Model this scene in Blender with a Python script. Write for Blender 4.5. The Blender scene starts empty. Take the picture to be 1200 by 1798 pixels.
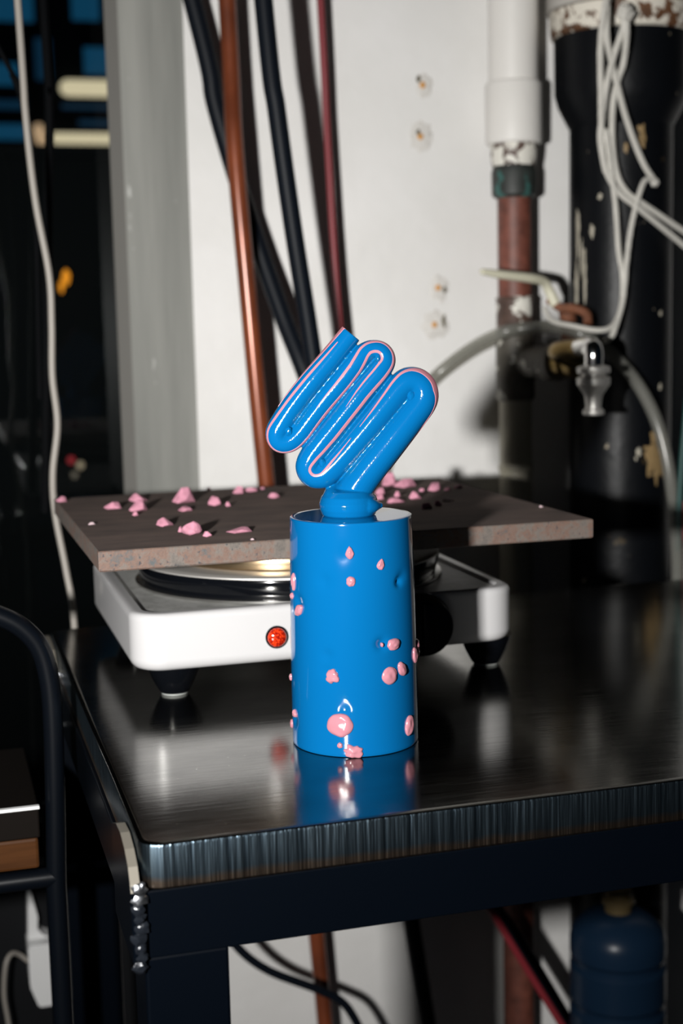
import bpy, bmesh, math, random
from mathutils import Vector, Matrix, noise
C = bpy.context.scene.collection
S = bpy.context.scene
PI = math.pi

# ---------------------------------------------------------------- camera
CAM = Vector((-0.2187, -0.7395, 0.2328)); RV = Vector((0.9597, -0.2802, -0.0225)); UV = Vector((0.0591, 0.1229, 0.9907)); FV = Vector((0.2748, 0.9520, -0.1345))
cd = bpy.data.cameras.new('camera')
cd.sensor_fit = 'VERTICAL'; cd.sensor_height = 36.0; cd.sensor_width = 24.0
cd.lens = 36.0 * 2497.0 / 1798.0
cd.clip_start = 0.02; cd.clip_end = 200
cd.dof.use_dof = True; cd.dof.focus_distance = 0.765; cd.dof.aperture_fstop = 7.5
cam = bpy.data.objects.new('camera', cd); C.objects.link(cam)
cam.matrix_world = Matrix(((RV.x, UV.x, -FV.x, CAM.x), (RV.y, UV.y, -FV.y, CAM.y), (RV.z, UV.z, -FV.z, CAM.z), (0, 0, 0, 1)))
S.camera = cam
# ---------------------------------------------------------------- world: dusk outside, dim bluish room
w = bpy.data.worlds.new('world'); S.world = w; w.use_nodes = True
w.node_tree.nodes['Background'].inputs[0].default_value = (0.35, 0.62, 1.0, 1)
w.node_tree.nodes['Background'].inputs[1].default_value = 0.005
# ---------------------------------------------------------------- hand-held flash beside the lens
ld = bpy.data.lights.new('flash', 'AREA'); ld.shape = 'RECTANGLE'; ld.size = 0.032; ld.size_y = 0.026
ld.energy = 7.7; ld.color = (1.0, 0.985, 0.955); ld.spread = math.radians(104)
fl = bpy.data.objects.new('flash', ld); C.objects.link(fl)
FLP = Vector((-0.4403, -0.6769, 0.2231)); fl.location = FLP
fl.rotation_euler = (Vector((0.0, 0.25, 0.19)) - FLP).to_track_quat('-Z', 'Y').to_euler()
# ---------------------------------------------------------------- exposure
S.view_settings.view_transform = 'Standard'; S.view_settings.look = 'None'
S.view_settings.exposure = 0.0; S.view_settings.gamma = 1.0; S.view_settings.use_curve_mapping = False

# ================================================================ materials
def mat(name, col, rough=0.5, metal=0.0, spec=0.5, coat=0.0):
    m = bpy.data.materials.new(name); m.use_nodes = True
    b = m.node_tree.nodes['Principled BSDF']
    b.inputs['Base Color'].default_value = (*col, 1); b.inputs['Roughness'].default_value = rough
    b.inputs['Metallic'].default_value = metal; b.inputs['Specular IOR Level'].default_value = spec
    b.inputs['Coat Weight'].default_value = coat; b.inputs['Coat Roughness'].default_value = 0.03
    return m
def N(m, t, **kw):
    n = m.node_tree.nodes.new(t)
    for k, v in kw.items(): setattr(n, k, v)
    return n
def L(m, a, b): m.node_tree.links.new(a, b)
def coords(m, scale=(1, 1, 1)):
    g = N(m, 'ShaderNodeNewGeometry'); mp = N(m, 'ShaderNodeMapping'); mp.inputs['Scale'].default_value = scale
    L(m, g.outputs['Position'], mp.inputs['Vector']); return mp.outputs['Vector']
def noise_n(m, scale, detail=4, rough=0.55, cs=(1, 1, 1), off=None):
    n = N(m, 'ShaderNodeTexNoise'); n.inputs['Scale'].default_value = scale
    n.inputs['Detail'].default_value = detail; n.inputs['Roughness'].default_value = rough
    L(m, coords(m, cs), n.inputs['Vector']); return n.outputs['Fac']
def ramp(m, fac, stops):
    r = N(m, 'ShaderNodeValToRGB'); e = r.color_ramp.elements
    while len(e) < len(stops): e.new(0.5)
    for el, (p, c) in zip(e, stops): el.position = p; el.color = (*c, 1) if len(c) == 3 else c
    L(m, fac, r.inputs['Fac']); return r.outputs['Color']
def base(m, sock): L(m, sock, m.node_tree.nodes['Principled BSDF'].inputs['Base Color'])
def bump(m, fac, strength=0.2, dist=0.001):
    b = N(m, 'ShaderNodeBump'); b.inputs['Strength'].default_value = strength; b.inputs['Distance'].default_value = dist
    L(m, fac, b.inputs['Height']); L(m, b.outputs['Normal'], m.node_tree.nodes['Principled BSDF'].inputs['Normal'])
def mixc(m, fac, a, b):
    x = N(m, 'ShaderNodeMix', data_type='RGBA'); L(m, fac, x.inputs['Factor'])
    for s, i in ((a, 6), (b, 7)):
        if isinstance(s, tuple): x.inputs[i].default_value = (*s, 1)
        else: L(m, s, x.inputs[i])
    return x.outputs[2]
def W3(v): return (v, v, v)
def roughn(m, sock): L(m, sock, m.node_tree.nodes['Principled BSDF'].inputs['Roughness'])
def emis(name, col, s):
    m = mat(name, (0.02, 0.02, 0.02), 0.5)
    b = m.node_tree.nodes['Principled BSDF']; b.inputs['Emission Color'].default_value = (*col, 1); b.inputs['Emission Strength'].default_value = s
    return m

M = {}
m = M['wall'] = mat('white_wall_paint', (0.72, 0.71, 0.69), 0.6)
base(m, ramp(m, noise_n(m, 9, 5), [(0.25, (0.66, 0.65, 0.63)), (0.7, (0.74, 0.73, 0.72))]))
bump(m, noise_n(m, 45, 5, 0.6), 0.25, 0.003)
m = M['grey'] = mat('grey_concrete_paint', (0.22, 0.22, 0.20), 0.65)
st = noise_n(m, 30, 6, 0.6, (1, 1, 0.06)); sp = noise_n(m, 60, 3, 0.6, (1, 1, 0.35))
a = ramp(m, st, [(0.32, (0.150, 0.153, 0.140)), (0.68, (0.255, 0.255, 0.235))])
base(m, mixc(m, ramp(m, sp, [(0.70, (0, 0, 0)), (0.76, (1, 1, 1))]), a, (0.42, 0.42, 0.40)))
bump(m, st, 0.2, 0.001)
M['greyedge'] = mat('brown_grey_paint', (0.13, 0.125, 0.115), 0.6)
m = M['blue'] = mat('blue_gloss_glaze', (0.001, 0.080, 0.225), 0.08, 0, 0.5, 0.3)
bump(m, noise_n(m, 500, 2), 0.02, 0.0003)
m = M['blue_fin'] = mat('blue_textured_glaze', (0.001, 0.080, 0.225), 0.07, 0, 0.5, 0.3)
bump(m, noise_n(m, 1300, 2, 0.6), 0.13, 0.0004)
m = M['pink'] = mat('pink_gloss_glaze', (0.34, 0.140, 0.170), 0.14, 0, 0.5, 0.3)
m = M['chunk'] = mat('pink_bisque', (0.62, 0.27, 0.36), 0.85)
base(m, ramp(m, noise_n(m, 180, 4), [(0.3, (0.32, 0.135, 0.18)), (0.6, (0.45, 0.195, 0.262))]))
bump(m, noise_n(m, 700, 4), 0.3, 0.0006)
M['crumb'] = mat('pale_crumb', (0.40, 0.30, 0.32), 0.8)
M['chunkgrey'] = mat('grey_pink_bisque', (0.22, 0.16, 0.16), 0.85)
# bench slab: ground dark steel
m = M['steel'] = mat('dark_bench_steel', (0.2, 0.2, 0.2), 0.22, 1.0)
fine = noise_n(m, 60, 6, 0.65, (0.35, 6, 1)); big = noise_n(m, 14, 5, 0.6, (0.8, 1.6, 1))
a = ramp(m, big, [(0.25, (0.12, 0.12, 0.112)), (0.75, (0.27, 0.265, 0.25))])
spk = noise_n(m, 420, 2, 0.5)
base(m, mixc(m, ramp(m, spk, [(0.735, (0, 0, 0)), (0.77, (1, 1, 1))]), a, (0.7, 0.68, 0.64)))
roughn(m, ramp(m, fine, [(0.3, W3(0.10)), (0.75, W3(0.185))]))
bump(m, fine, 0.10, 0.0004)
m = M['slabedge'] = mat('flame_cut_edge', (0.05, 0.08, 0.1), 0.33, 1.0)
g = N(m, 'ShaderNodeNewGeometry'); sx = N(m, 'ShaderNodeSeparateXYZ'); L(m, g.outputs['Position'], sx.inputs[0])
wob = noise_n(m, 40, 4, 0.6, (1, 1, 0.1))
mr = N(m, 'ShaderNodeMapRange'); mr.inputs[1].default_value = -0.0170; mr.inputs[2].default_value = -0.0125
ad = N(m, 'ShaderNodeMath', operation='MULTIPLY_ADD'); L(m, wob, ad.inputs[0]); ad.inputs[1].default_value = -0.006; L(m, sx.outputs[2], ad.inputs[2])
L(m, ad.outputs[0], mr.inputs[0])
lines = noise_n(m, 330, 3, 0.6, (1, 1, 0.03))
bl = ramp(m, lines, [(0.3, (0.03, 0.045, 0.06)), (0.7, (0.12, 0.165, 0.20))])
br = ramp(m, lines, [(0.3, (0.09, 0.065, 0.05)), (0.7, (0.20, 0.155, 0.12))])
mr.inputs[1].default_value = -0.0215; mr.inputs[2].default_value = -0.0185
base(m, mixc(m, mr.outputs[0], br, bl)); bump(m, lines, 0.6, 0.0012)
m = M['frame'] = mat('blue_black_frame_paint', (0.0007, 0.0014, 0.0028), 0.28, 0, 0.2)
bump(m, noise_n(m, 90, 4), 0.1, 0.0006)
m = M['weld'] = mat('bare_weld_metal', (0.25, 0.26, 0.28), 0.36, 1.0); bump(m, noise_n(m, 200, 4), 0.5, 0.001)
m = M['weldpaint'] = mat('painted_weld', (0.010, 0.012, 0.016), 0.22, 0.3); bump(m, noise_n(m, 220, 4), 0.6, 0.001)
M['tab'] = mat('raw_tab_steel', (0.16, 0.145, 0.12), 0.5, 0.3)
# steel plate on the hob
m = M['platetop'] = mat('scaled_steel_top', (0.12, 0.10, 0.09), 0.85, 0.0, 0.06)
a = ramp(m, noise_n(m, 22, 6, 0.6, (1, 2.2, 1)), [(0.3, (0.100, 0.080, 0.074)), (0.7, (0.175, 0.130, 0.115))])
base(m, a); bump(m, noise_n(m, 400, 4), 0.25, 0.0004)
m = M['plateside'] = mat('rusty_sawn_edge', (0.2, 0.15, 0.13), 0.7, 0.15)
a = ramp(m, noise_n(m, 70, 6, 0.7), [(0.3, (0.060, 0.055, 0.050)), (0.47, (0.112, 0.094, 0.082)), (0.57, (0.122, 0.072, 0.054)), (0.68, (0.060, 0.066, 0.068))])
base(m, mixc(m, ramp(m, noise_n(m, 420, 3, 0.6), [(0.62, (0, 0, 0)), (0.7, (1, 1, 1))]), a, (0.03, 0.03, 0.035)))
bump(m, noise_n(m, 500, 5, 0.7), 0.5, 0.0008)
# hot plate
m = M['enamel'] = mat('white_enamel', (0.385, 0.38, 0.385), 0.30, 0, 0.5, 0.2)
m = M['enameltop'] = mat('dusty_white_enamel', (0.6, 0.6, 0.58), 0.35)
base(m, ramp(m, noise_n(m, 120, 6, 0.7), [(0.45, (0.36, 0.36, 0.35)), (0.72, (0.20, 0.20, 0.19))]))
M['gloss'] = mat('gloss_black', (0.0022, 0.0026, 0.0036), 0.10)
M['knob'] = mat('black_bakelite', (0.002, 0.002, 0.0025), 0.22)
M['trim'] = mat('silver_trim', (0.62, 0.61, 0.59), 0.22, 1.0)
M['bronze'] = mat('heat_tinted_metal', (0.42, 0.31, 0.19), 0.25, 1.0)
m = M['lamp'] = mat('red_indicator', (0.55, 0.02, 0.005), 0.08, 0, 0.6, 1.0)
vo = N(m, 'ShaderNodeTexVoronoi'); vo.inputs['Scale'].default_value = 900; L(m, coords(m), vo.inputs['Vector'])
base(m, ramp(m, vo.outputs['Distance'], [(0.1, (0.85, 0.06, 0.01)), (0.6, (0.20, 0.005, 0.002))]))
M['rubber'] = mat('grey_rubber', (0.20, 0.21, 0.20), 0.6)
# pipes
m = M['white_pipe'] = mat('painted_pipe', (0.68, 0.66, 0.63), 0.45)
bump(m, noise_n(m, 60, 4), 0.2, 0.002)
def flaky(name, under, over, thr, scale=55, cs=(1, 1, 1), w_=0.03):
    m = mat(name, under, 0.55)
    u = ramp(m, noise_n(m, 80, 4), [(0.3, tuple(c * 0.6 for c in under)), (0.7, tuple(min(1, c * 1.4) for c in under))])
    n = noise_n(m, scale, 5, 0.6, cs); k = ramp(m, n, [(thr, (0, 0, 0)), (thr + w_, (1, 1, 1))])
    base(m, mixc(m, k, u, over)); bump(m, n, 0.35, 0.002); return m
M['flaky'] = flaky('flaking_pipe_joint', (0.07, 0.04, 0.03), (0.66, 0.64, 0.58), 0.50, 45)
M['darkjoint'] = flaky('dark_green_joint', (0.018, 0.022, 0.02), (0.03, 0.10, 0.09), 0.62, 40)
M['rustpipe'] = flaky('red_brown_pipe', (0.13, 0.040, 0.026), (0.4, 0.36, 0.30), 0.76, 40, (1, 1, 0.4))
M['beige_pipe'] = mat('beige_pipe', (0.40, 0.37, 0.29), 0.5)
M['tee'] = flaky('grimy_tee', (0.09, 0.08, 0.065), (0.6, 0.58, 0.52), 0.60, 55)
m = M['tank'] = mat('black_tar_pipe', (0.002, 0.0026, 0.0036), 0.40, 0, 0.18)
n1 = noise_n(m, 26, 5, 0.62); n2 = noise_n(m, 70, 4, 0.6)
k = ramp(m, n1, [(0.66, (0, 0, 0)), (0.70, (1, 1, 1))])
k2 = ramp(m, n2, [(0.70, (0, 0, 0)), (0.72, (1, 1, 1))])
a = mixc(m, k, (0.0030, 0.0036, 0.0048), (0.06, 0.042, 0.02))
base(m, mixc(m, k2, a, (0.42, 0.36, 0.27))); bump(m, n2, 0.25, 0.002)
M['flange'] = flaky('peeling_flange_paint', (0.10, 0.045, 0.02), (0.66, 0.62, 0.54), 0.46, 60)
M['flangecap'] = mat('grey_white_flange', (0.45, 0.43, 0.40), 0.5)
m = M['copper'] = mat('orange_brown_tube', (0.30, 0.075, 0.028), 0.28, 0.25, 0.6)
base(m, ramp(m, noise_n(m, 16, 5, 0.6, (1, 1, 0.5)), [(0.32, (0.10, 0.026, 0.012)), (0.6, (0.22, 0.055, 0.021))]))
M['blackhose'] = mat('black_rubber_hose', (0.0030, 0.0046, 0.0078), 0.48, 0, 0.12)
M['redhose'] = mat('dark_red_hose', (0.17, 0.016, 0.022), 0.42)
M['blackcable'] = mat('matt_black_cable', (0.0015, 0.0018, 0.0024), 0.7, 0, 0.06)
M['teal'] = mat('teal_hose', (0.003, 0.045, 0.040), 0.5)
m = M['cord'] = mat('white_braided_cord', (0.62, 0.60, 0.55), 0.75)
wv = N(m, 'ShaderNodeTexWave'); wv.inputs['Scale'].default_value = 260; L(m, coords(m, (0.6, 0.6, 1)), wv.inputs['Vector']); bump(m, wv.outputs['Fac'], 0.8, 0.001)
M['greycable'] = mat('grey_pvc_cable', (0.24, 0.22, 0.195), 0.5)
m = M['clearhose'] = mat('milky_clear_hose', (0.24, 0.24, 0.22), 0.22, 0, 0.6)
tr = N(m, 'ShaderNodeBsdfTransparent'); tr.inputs[0].default_value = (0.86, 0.85, 0.80, 1); mx = N(m, 'ShaderNodeMixShader'); mx.inputs[0].default_value = 0.42
L(m, tr.outputs[0], mx.inputs[1]); L(m, m.node_tree.nodes['Principled BSDF'].outputs[0], mx.inputs[2]); L(m, mx.outputs[0], m.node_tree.nodes['Material Output'].inputs['Surface'])
M['chrome'] = mat('chrome', (0.80, 0.79, 0.77), 0.12, 1.0)
M['satin'] = mat('satin_metal', (0.62, 0.60, 0.57), 0.45, 0.75)
M['brass'] = mat('old_brass', (0.22, 0.15, 0.055), 0.3, 1.0)
M['rust'] = flaky('rusty_iron', (0.16, 0.06, 0.03), (0.5, 0.45, 0.35), 0.68, 90)
M['lever'] = mat('pale_green_lever', (0.56, 0.54, 0.42), 0.5)
m = M['wood'] = mat('orange_brown_wood', (0.28, 0.10, 0.035), 0.5, 0, 0.08)
base(m, ramp(m, noise_n(m, 25, 5, 0.6, (0.3, 6, 6)), [(0.3, (0.026, 0.0095, 0.003)), (0.7, (0.056, 0.021, 0.0065))]))
M['seatboard'] = mat('dark_seat_board', (0.0045, 0.0034, 0.0028), 0.6, 0, 0.04)
M['chairpaint'] = mat('black_chair_paint', (0.0015, 0.0022, 0.0036), 0.28, 0, 0.3)
M['plastic'] = mat('white_plastic', (0.62, 0.62, 0.62), 0.4)
M['bottle'] = mat('blue_plastic', (0.005, 0.014, 0.030), 0.30, 0, 0.15)
M['bottleneck'] = mat('tan_plastic', (0.09, 0.065, 0.03), 0.4, 0, 0.2)
M['floor'] = mat('dark_floor', (0.02, 0.02, 0.022), 0.5)
M['darkwall'] = mat('dark_wall_paint', (0.0022, 0.0026, 0.0036), 0.6, 0, 0.2)
M['patch'] = mat('rough_plaster', (0.62, 0.60, 0.57), 0.9); bump(M['patch'], noise_n(M['patch'], 260, 4), 0.8, 0.002)
M['orangeplug'] = mat('orange_wall_plug', (0.55, 0.27, 0.07), 0.5)
M['hole'] = mat('dirty_hole', (0.10, 0.085, 0.05), 0.9)
M['facade'] = mat('night_facade', (0.006, 0.009, 0.013), 0.8, 0, 0.1)
M['pane'] = emis('dusk_lit_pane', (0.004, 0.050, 0.105), 0.85)
M['pane2'] = emis('dim_lit_pane', (0.004, 0.030, 0.065), 0.6)
M['tube'] = emis('warm_white_tube', (1.0, 0.80, 0.52), 0.75)
M['tube2'] = emis('orange_white_tube', (1.0, 0.62, 0.36), 0.55)
M['orange'] = emis('orange_lamp', (1.0, 0.33, 0.02), 1.0)
M['red'] = emis('red_lamp', (1.0, 0.08, 0.10), 0.32)
M['warm'] = emis('small_warm_lamp', (1.0, 0.75, 0.50), 0.35)
M['warm2'] = emis('dim_warm_lamp', (1.0, 0.8, 0.6), 0.14)
m = M['glass'] = bpy.data.materials.new('window_glass'); m.use_nodes = True
nt = m.node_tree; nt.nodes.remove(nt.nodes['Principled BSDF'])
tr = N(m, 'ShaderNodeBsdfTransparent'); tr.inputs[0].default_value = (0.9, 0.95, 0.95, 1)
gl = N(m, 'ShaderNodeBsdfGlossy'); gl.inputs['Roughness'].default_value = 0.02
fr = N(m, 'ShaderNodeFresnel'); fr.inputs[0].default_value = 1.45; mx = N(m, 'ShaderNodeMixShader')
L(m, fr.outputs[0], mx.inputs[0]); L(m, tr.outputs[0], mx.inputs[1]); L(m, gl.outputs[0], mx.inputs[2])
L(m, mx.outputs[0], nt.nodes['Material Output'].inputs['Surface'])

# ================================================================ object helpers
def world_off(p):
    o = Vector((0, 0, 0))
    while p is not None: o += p.location; p = p.parent
    return o
def obj(name, bm, material, parent=None, smooth=True, loc=None):
    """link a bmesh built in world coordinates as ONE mesh object (origin at parent, or at loc)"""
    off = world_off(parent) if parent is not None else Vector(loc or (0, 0, 0))
    bmesh.ops.translate(bm, verts=bm.verts, vec=-off)
    me = bpy.data.meshes.new(name); bmesh.ops.recalc_face_normals(bm, faces=bm.faces)
    bm.to_mesh(me); bm.free()
    for mm in (material if isinstance(material, (list, tuple)) else [material]): me.materials.append(mm)
    if smooth:
        for p in me.polygons: p.use_smooth = True
        try: me.set_sharp_from_angle(angle=math.radians(38))
        except Exception: pass
    o = bpy.data.objects.new(name, me); C.objects.link(o)
    if parent is not None: o.parent = parent
    else: o.location = off
    return o
def tag(o, label, cat, group=None):
    o['label'] = label; o['category'] = cat
    if group: o['group'] = group
    return o
def thing(name, label, cat, loc, group=None):
    o = bpy.data.objects.new(name, None); o.empty_display_size = 0.02; C.objects.link(o); o.location = loc
    return tag(o, label, cat, group)
def struct(name, bm, material, smooth=False, parent=None):
    o = obj(name, bm, material, parent, smooth)
    if parent is None: o['kind'] = 'structure'
    return o
def add_box(bm, lo, hi, bev=0.0, seg=2, mi=0):
    b2 = bmesh.new(); bmesh.ops.create_cube(b2, size=1.0)
    lo = Vector(lo); hi = Vector(hi)
    for v in b2.verts: v.co = Vector(((lo.x + hi.x) / 2 + v.co.x * (hi.x - lo.x), (lo.y + hi.y) / 2 + v.co.y * (hi.y - lo.y), (lo.z + hi.z) / 2 + v.co.z * (hi.z - lo.z)))
    if bev: bmesh.ops.bevel(b2, geom=list(b2.edges), offset=bev, segments=seg, profile=0.5, affect='EDGES')
    merge(bm, b2, mi); return bm
def merge(bm, b2, mi=None):
    mp = {v: bm.verts.new(v.co) for v in b2.verts}
    for f in b2.faces:
        nf = bm.faces.new([mp[v] for v in f.verts]); nf.material_index = f.material_index if mi is None else mi
    b2.free()
def box(lo, hi, bev=0.0, seg=2): return add_box(bmesh.new(), lo, hi, bev, seg)
def catmull(pts, n=8):
    P = [Vector(p) for p in pts]; out = []
    Q = [P[0] * 2 - P[1]] + P + [P[-1] * 2 - P[-2]]
    for i in range(1, len(Q) - 2):
        a, b, c, d = Q[i - 1:i + 3]
        for k in range(n):
            t = k / n
            out.append(0.5 * (2 * b + (c - a) * t + (2 * a - 5 * b + 4 * c - d) * t * t + (3 * b - 3 * c + d - a) * t ** 3))
    out.append(P[-1]); return out
def interp(vals, n):
    """n samples of a list linearly spread"""
    out = []
    for i in range(n):
        t = i / (n - 1) * (len(vals) - 1); k = min(int(t), len(vals) - 2); out.append(vals[k] + (vals[k + 1] - vals[k]) * (t - k))
    return out
def add_tube(bm, pts, r, seg=12, cap='flat', ref=None):
    n = len(pts); rs = r if isinstance(r, (list, tuple)) else [r] * n
    T = [(pts[min(i + 1, n - 1)] - pts[max(i - 1, 0)]).normalized() for i in range(n)]
    u = Vector(ref) if ref else (Vector((0, 0, 1)) if abs(T[0].z) < 0.9 else Vector((1, 0, 0)))
    rings = []
    for i in range(n):
        u = (u - T[i] * u.dot(T[i])).normalized(); v = T[i].cross(u)
        rings.append([bm.verts.new(pts[i] + (u * math.cos(2 * PI * k / seg) + v * math.sin(2 * PI * k / seg)) * rs[i]) for k in range(seg)])
    for a, b in zip(rings, rings[1:]):
        for k in range(seg): bm.faces.new((a[k], a[(k + 1) % seg], b[(k + 1) % seg], b[k]))
    for ring, p, t, rr, s in ((rings[0], pts[0], T[0], rs[0], -1), (rings[-1], pts[-1], T[-1], rs[-1], 1)):
        if cap == 'round':
            prev = ring
            for q in (0.35, 0.7, 0.93):
                nr = [bm.verts.new(p + (v.co - p) * math.sqrt(1 - q * q) + t * (s * rr * q)) for v in ring]
                for k in range(seg): bm.faces.new((prev[k], prev[(k + 1) % seg], nr[(k + 1) % seg], nr[k]))
                prev = nr
            bm.faces.new(prev)
        else: bm.faces.new(ring)
    return bm
def tube(pts, r, seg=12, n=8, cap='flat'): 
    pp = catmull(pts, n)
    rs = interp(r, len(pp)) if isinstance(r, (list, tuple)) else r
    return add_tube(bmesh.new(), pp, rs, seg, cap)
def lathe(prof, seg=48, origin=(0, 0, 0), axis='z', bm=None, mis=None):
    """profile [(r, h)...]; closes ends on the axis"""
    bm = bm or bmesh.new(); o = Vector(origin); rings = []
    ax = Vector({'x': (1, 0, 0), 'y': (0, 1, 0), 'z': (0, 0, 1)}[axis]) if isinstance(axis, str) else Vector(axis).normalized()
    u = ax.orthogonal().normalized(); v = ax.cross(u)
    for r, h in prof:
        rings.append([bm.verts.new(o + ax * h + (u * math.cos(2 * PI * k / seg) + v * math.sin(2 * PI * k / seg)) * max(r, 1e-5)) for k in range(seg)])
    for i, (a, b) in enumerate(zip(rings, rings[1:])):
        for k in range(seg):
            f = bm.faces.new((a[k], a[(k + 1) % seg], b[(k + 1) % seg], b[k]))
            if mis: f.material_index = mis[i]
    bm.faces.new(rings[0]); f = bm.faces.new(rings[-1])
    if mis: f.material_index = mis[-1]
    return bm
def rrect(x0, x1, y0, y1, r, n=8):
    out = []
    for cx, cy, a0 in ((x1 - r, y1 - r, 0), (x0 + r, y1 - r, 90), (x0 + r, y0 + r, 180), (x1 - r, y0 + r, 270)):
        for k in range(n + 1):
            a = math.radians(a0 + 90 * k / n); out.append((cx + r * math.cos(a), cy + r * math.sin(a)))
    return out
def loft(loops, mis=None, cap_mi=(0, 0)):
    """loops: list of lists of Vectors with equal counts"""
    bm = bmesh.new(); R = [[bm.verts.new(p) for p in lp] for lp in loops]; n = len(R[0])
    for i, (a, b) in enumerate(zip(R, R[1:])):
        for k in range(n):
            f = bm.faces.new((a[k], a[(k + 1) % n], b[(k + 1) % n], b[k]))
            if mis: f.material_index = mis[i]
    f = bm.faces.new(R[0]); f.material_index = cap_mi[0]; f = bm.faces.new(R[-1]); f.material_index = cap_mi[1]
    return bm
def rslab(x0, x1, y0, y1, r, levels, n=8, mis=None, cap_mi=(0, 0)):
    """levels: (z, inset)"""
    return loft([[Vector((x, y, z)) for x, y in rrect(x0 + i, x1 - i, y0 + i, y1 - i, max(r - i, 0.0008), n)] for z, i in levels], mis, cap_mi)

# ================================================================ setting
WY = 0.64
bm = box((0.0345, WY, -0.62), (1.25, WY + 0.16, 1.5))
wall = struct('wall_back', bm, M['wall'])
# grey column between window and wall: flush face with a chamfered window edge
bm = bmesh.new()
prof = [(-0.0385, WY + 0.012), (-0.0272, WY + 0.001), (0.0345, WY + 0.001), (0.0345, WY + 0.16), (-0.008, WY + 0.16)]
lo = [bm.verts.new((x, y, -0.62)) for x, y in prof]; hi = [bm.verts.new((x, y, 1.5)) for x, y in prof]
for k in range(5):
    f = bm.faces.new((lo[k], lo[(k + 1) % 5], hi[(k + 1) % 5], hi[k])); f.material_index = {0: 1, 4: 2}.get(k, 0)
bm.faces.new(lo); bm.faces.new(hi)
struct('trim_1', bm, [M['grey'], M['greyedge'], M['darkwall']])
struct('wall_under_window', box((-1.5, WY + 0.01, -0.62), (-0.0386, WY + 0.15, -0.30)), M['darkwall'])
struct('floor', box((-1.5, -2.2, -0.66), (1.25, WY + 0.16, -0.62)), M['floor'])
struct('ceiling', box((-1.5, -2.2, 1.5), (1.25, WY + 0.16, 1.54)), M['floor'])
# window: frame and pane left of the column
wn = bpy.data.objects.new('window_1', None); C.objects.link(wn); wn.location = (-0.5, WY + 0.06, -0.30); wn['kind'] = 'structure'
bm = bmesh.new()
add_box(bm, (-1.5, WY + 0.04, -0.30), (-0.0130, WY + 0.09, -0.265), 0.002)
add_box(bm, (-0.021, WY + 0.06, -0.265), (-0.0130, WY + 0.09, 1.46), 0.002)
add_box(bm, (-1.5, WY + 0.04, 1.46), (-0.0130, WY + 0.09, 1.5), 0.002)
add_box(bm, (-1.5, WY + 0.04, -0.265), (-1.46, WY + 0.09, 1.46), 0.002)
obj('window_frame', bm, M['darkwall'], wn, False)
obj('pane', box((-1.46, WY + 0.062, -0.265), (-0.021, WY + 0.068, 1.46)), M['glass'], wn, False)
# plaster-filled screw holes in the white wall (parts of the wall)
def blob(center, r3, seed, amp=0.25, freq=2.0, sub=3, rot=None, flat=None):
    b = bmesh.new(); bmesh.ops.create_icosphere(b, subdivisions=sub, radius=1.0)
    for v in b.verts:
        d = v.co.normalized(); k = 1 + amp * noise.noise(d * freq + Vector((seed * 7.3, seed * 3.1, seed)))
        q = Vector((d.x * r3[0], d.y * r3[1], d.z * r3[2])) * k
        if flat is not None and q.z < flat: q.z = flat
        if rot is not None: q = rot @ q
        v.co = q + Vector(center)
    return b
for i, (c, rx, rz, dark) in enumerate((((0.2752, 0.6400, 0.4616), .008, .011, (-.006, .006)), ((0.2720, 0.6400, 0.4117), .012, .014, (-.004, .004)),
                                 ((0.2887, 0.6400, 0.2621), .010, .014, (.005, -.002)), ((0.2844, 0.6400, 0.2248), .014, .014, (.008, .003)))):
    pb = blob(c, (rx, 0.0018, rz), i + 1, 0.5, 2.5)
    p = obj('plaster_patch', pb, M['patch'], wall)
    obj('wall_plug', blob((c[0] - 0.002, c[1] - 0.0017, c[2]), (0.0032, 0.0012, 0.0032), i + 9, 0.3), M['orangeplug'], p)
    obj('chip', blob((c[0] + dark[0], c[1] - 0.0012, c[2] + dark[1]), (0.0022, 0.0012, 0.006 if i == 3 else 0.0032), i + 20, 0.5), M['hole'], p)

# ================================================================ outside the window
FY = 9.0
bld = thing('office_building', 'dark office building across the street seen through the window', 'building', (-1.2, FY, -3.0))
obj('facade', box((-4.5, FY, -6.0), (1.6, FY + 3, 9.0)), M['facade'], bld, False)
def wrect(x0, y0, x1, y1): return x0, y0, x1, y1
for a, b, mk in (((0.1582, 9.0000, 2.1499), (0.6151, 9.0000, 2.5381), 'pane'), ((0.8011, 9.0000, 2.1715), (1.0403, 9.0000, 2.5571), 'pane'), ((0.8662, 9.0000, 1.8304), (1.1191, 9.0000, 2.0625), 'pane'),
              ((0.1357, 9.0000, 1.7490), (0.5053, 9.0000, 1.9474), 'pane'), ((0.5516, 9.0000, 1.7869), (0.7137, 9.0000, 2.1077), 'pane2'), ((0.1164, 9.0000, 1.4051), (0.5585, 9.0000, 1.5629), 'pane'), ((0.8136, 9.0000, 1.5012), (1.0988, 9.0000, 1.5974), 'pane2'),
              ((0.7077, 9.0000, 1.6090), (1.1031, 9.0000, 1.6967), 'pane2'), ((0.1273, 9.0000, 1.5989), (0.5370, 9.0000, 1.7145), 'pane2')):
    lo = (a[0], FY - 0.03, a[2]); hi = (b[0], FY + 0.02, b[2])
    w_ = obj('window', box(lo, hi), M['facade'], bld, False)
    obj('pane', box((a[0] + .03, FY - 0.04, a[2] + .03), (b[0] - .03, FY - 0.028, b[2] - .03)), M[mk], w_, False)
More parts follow.
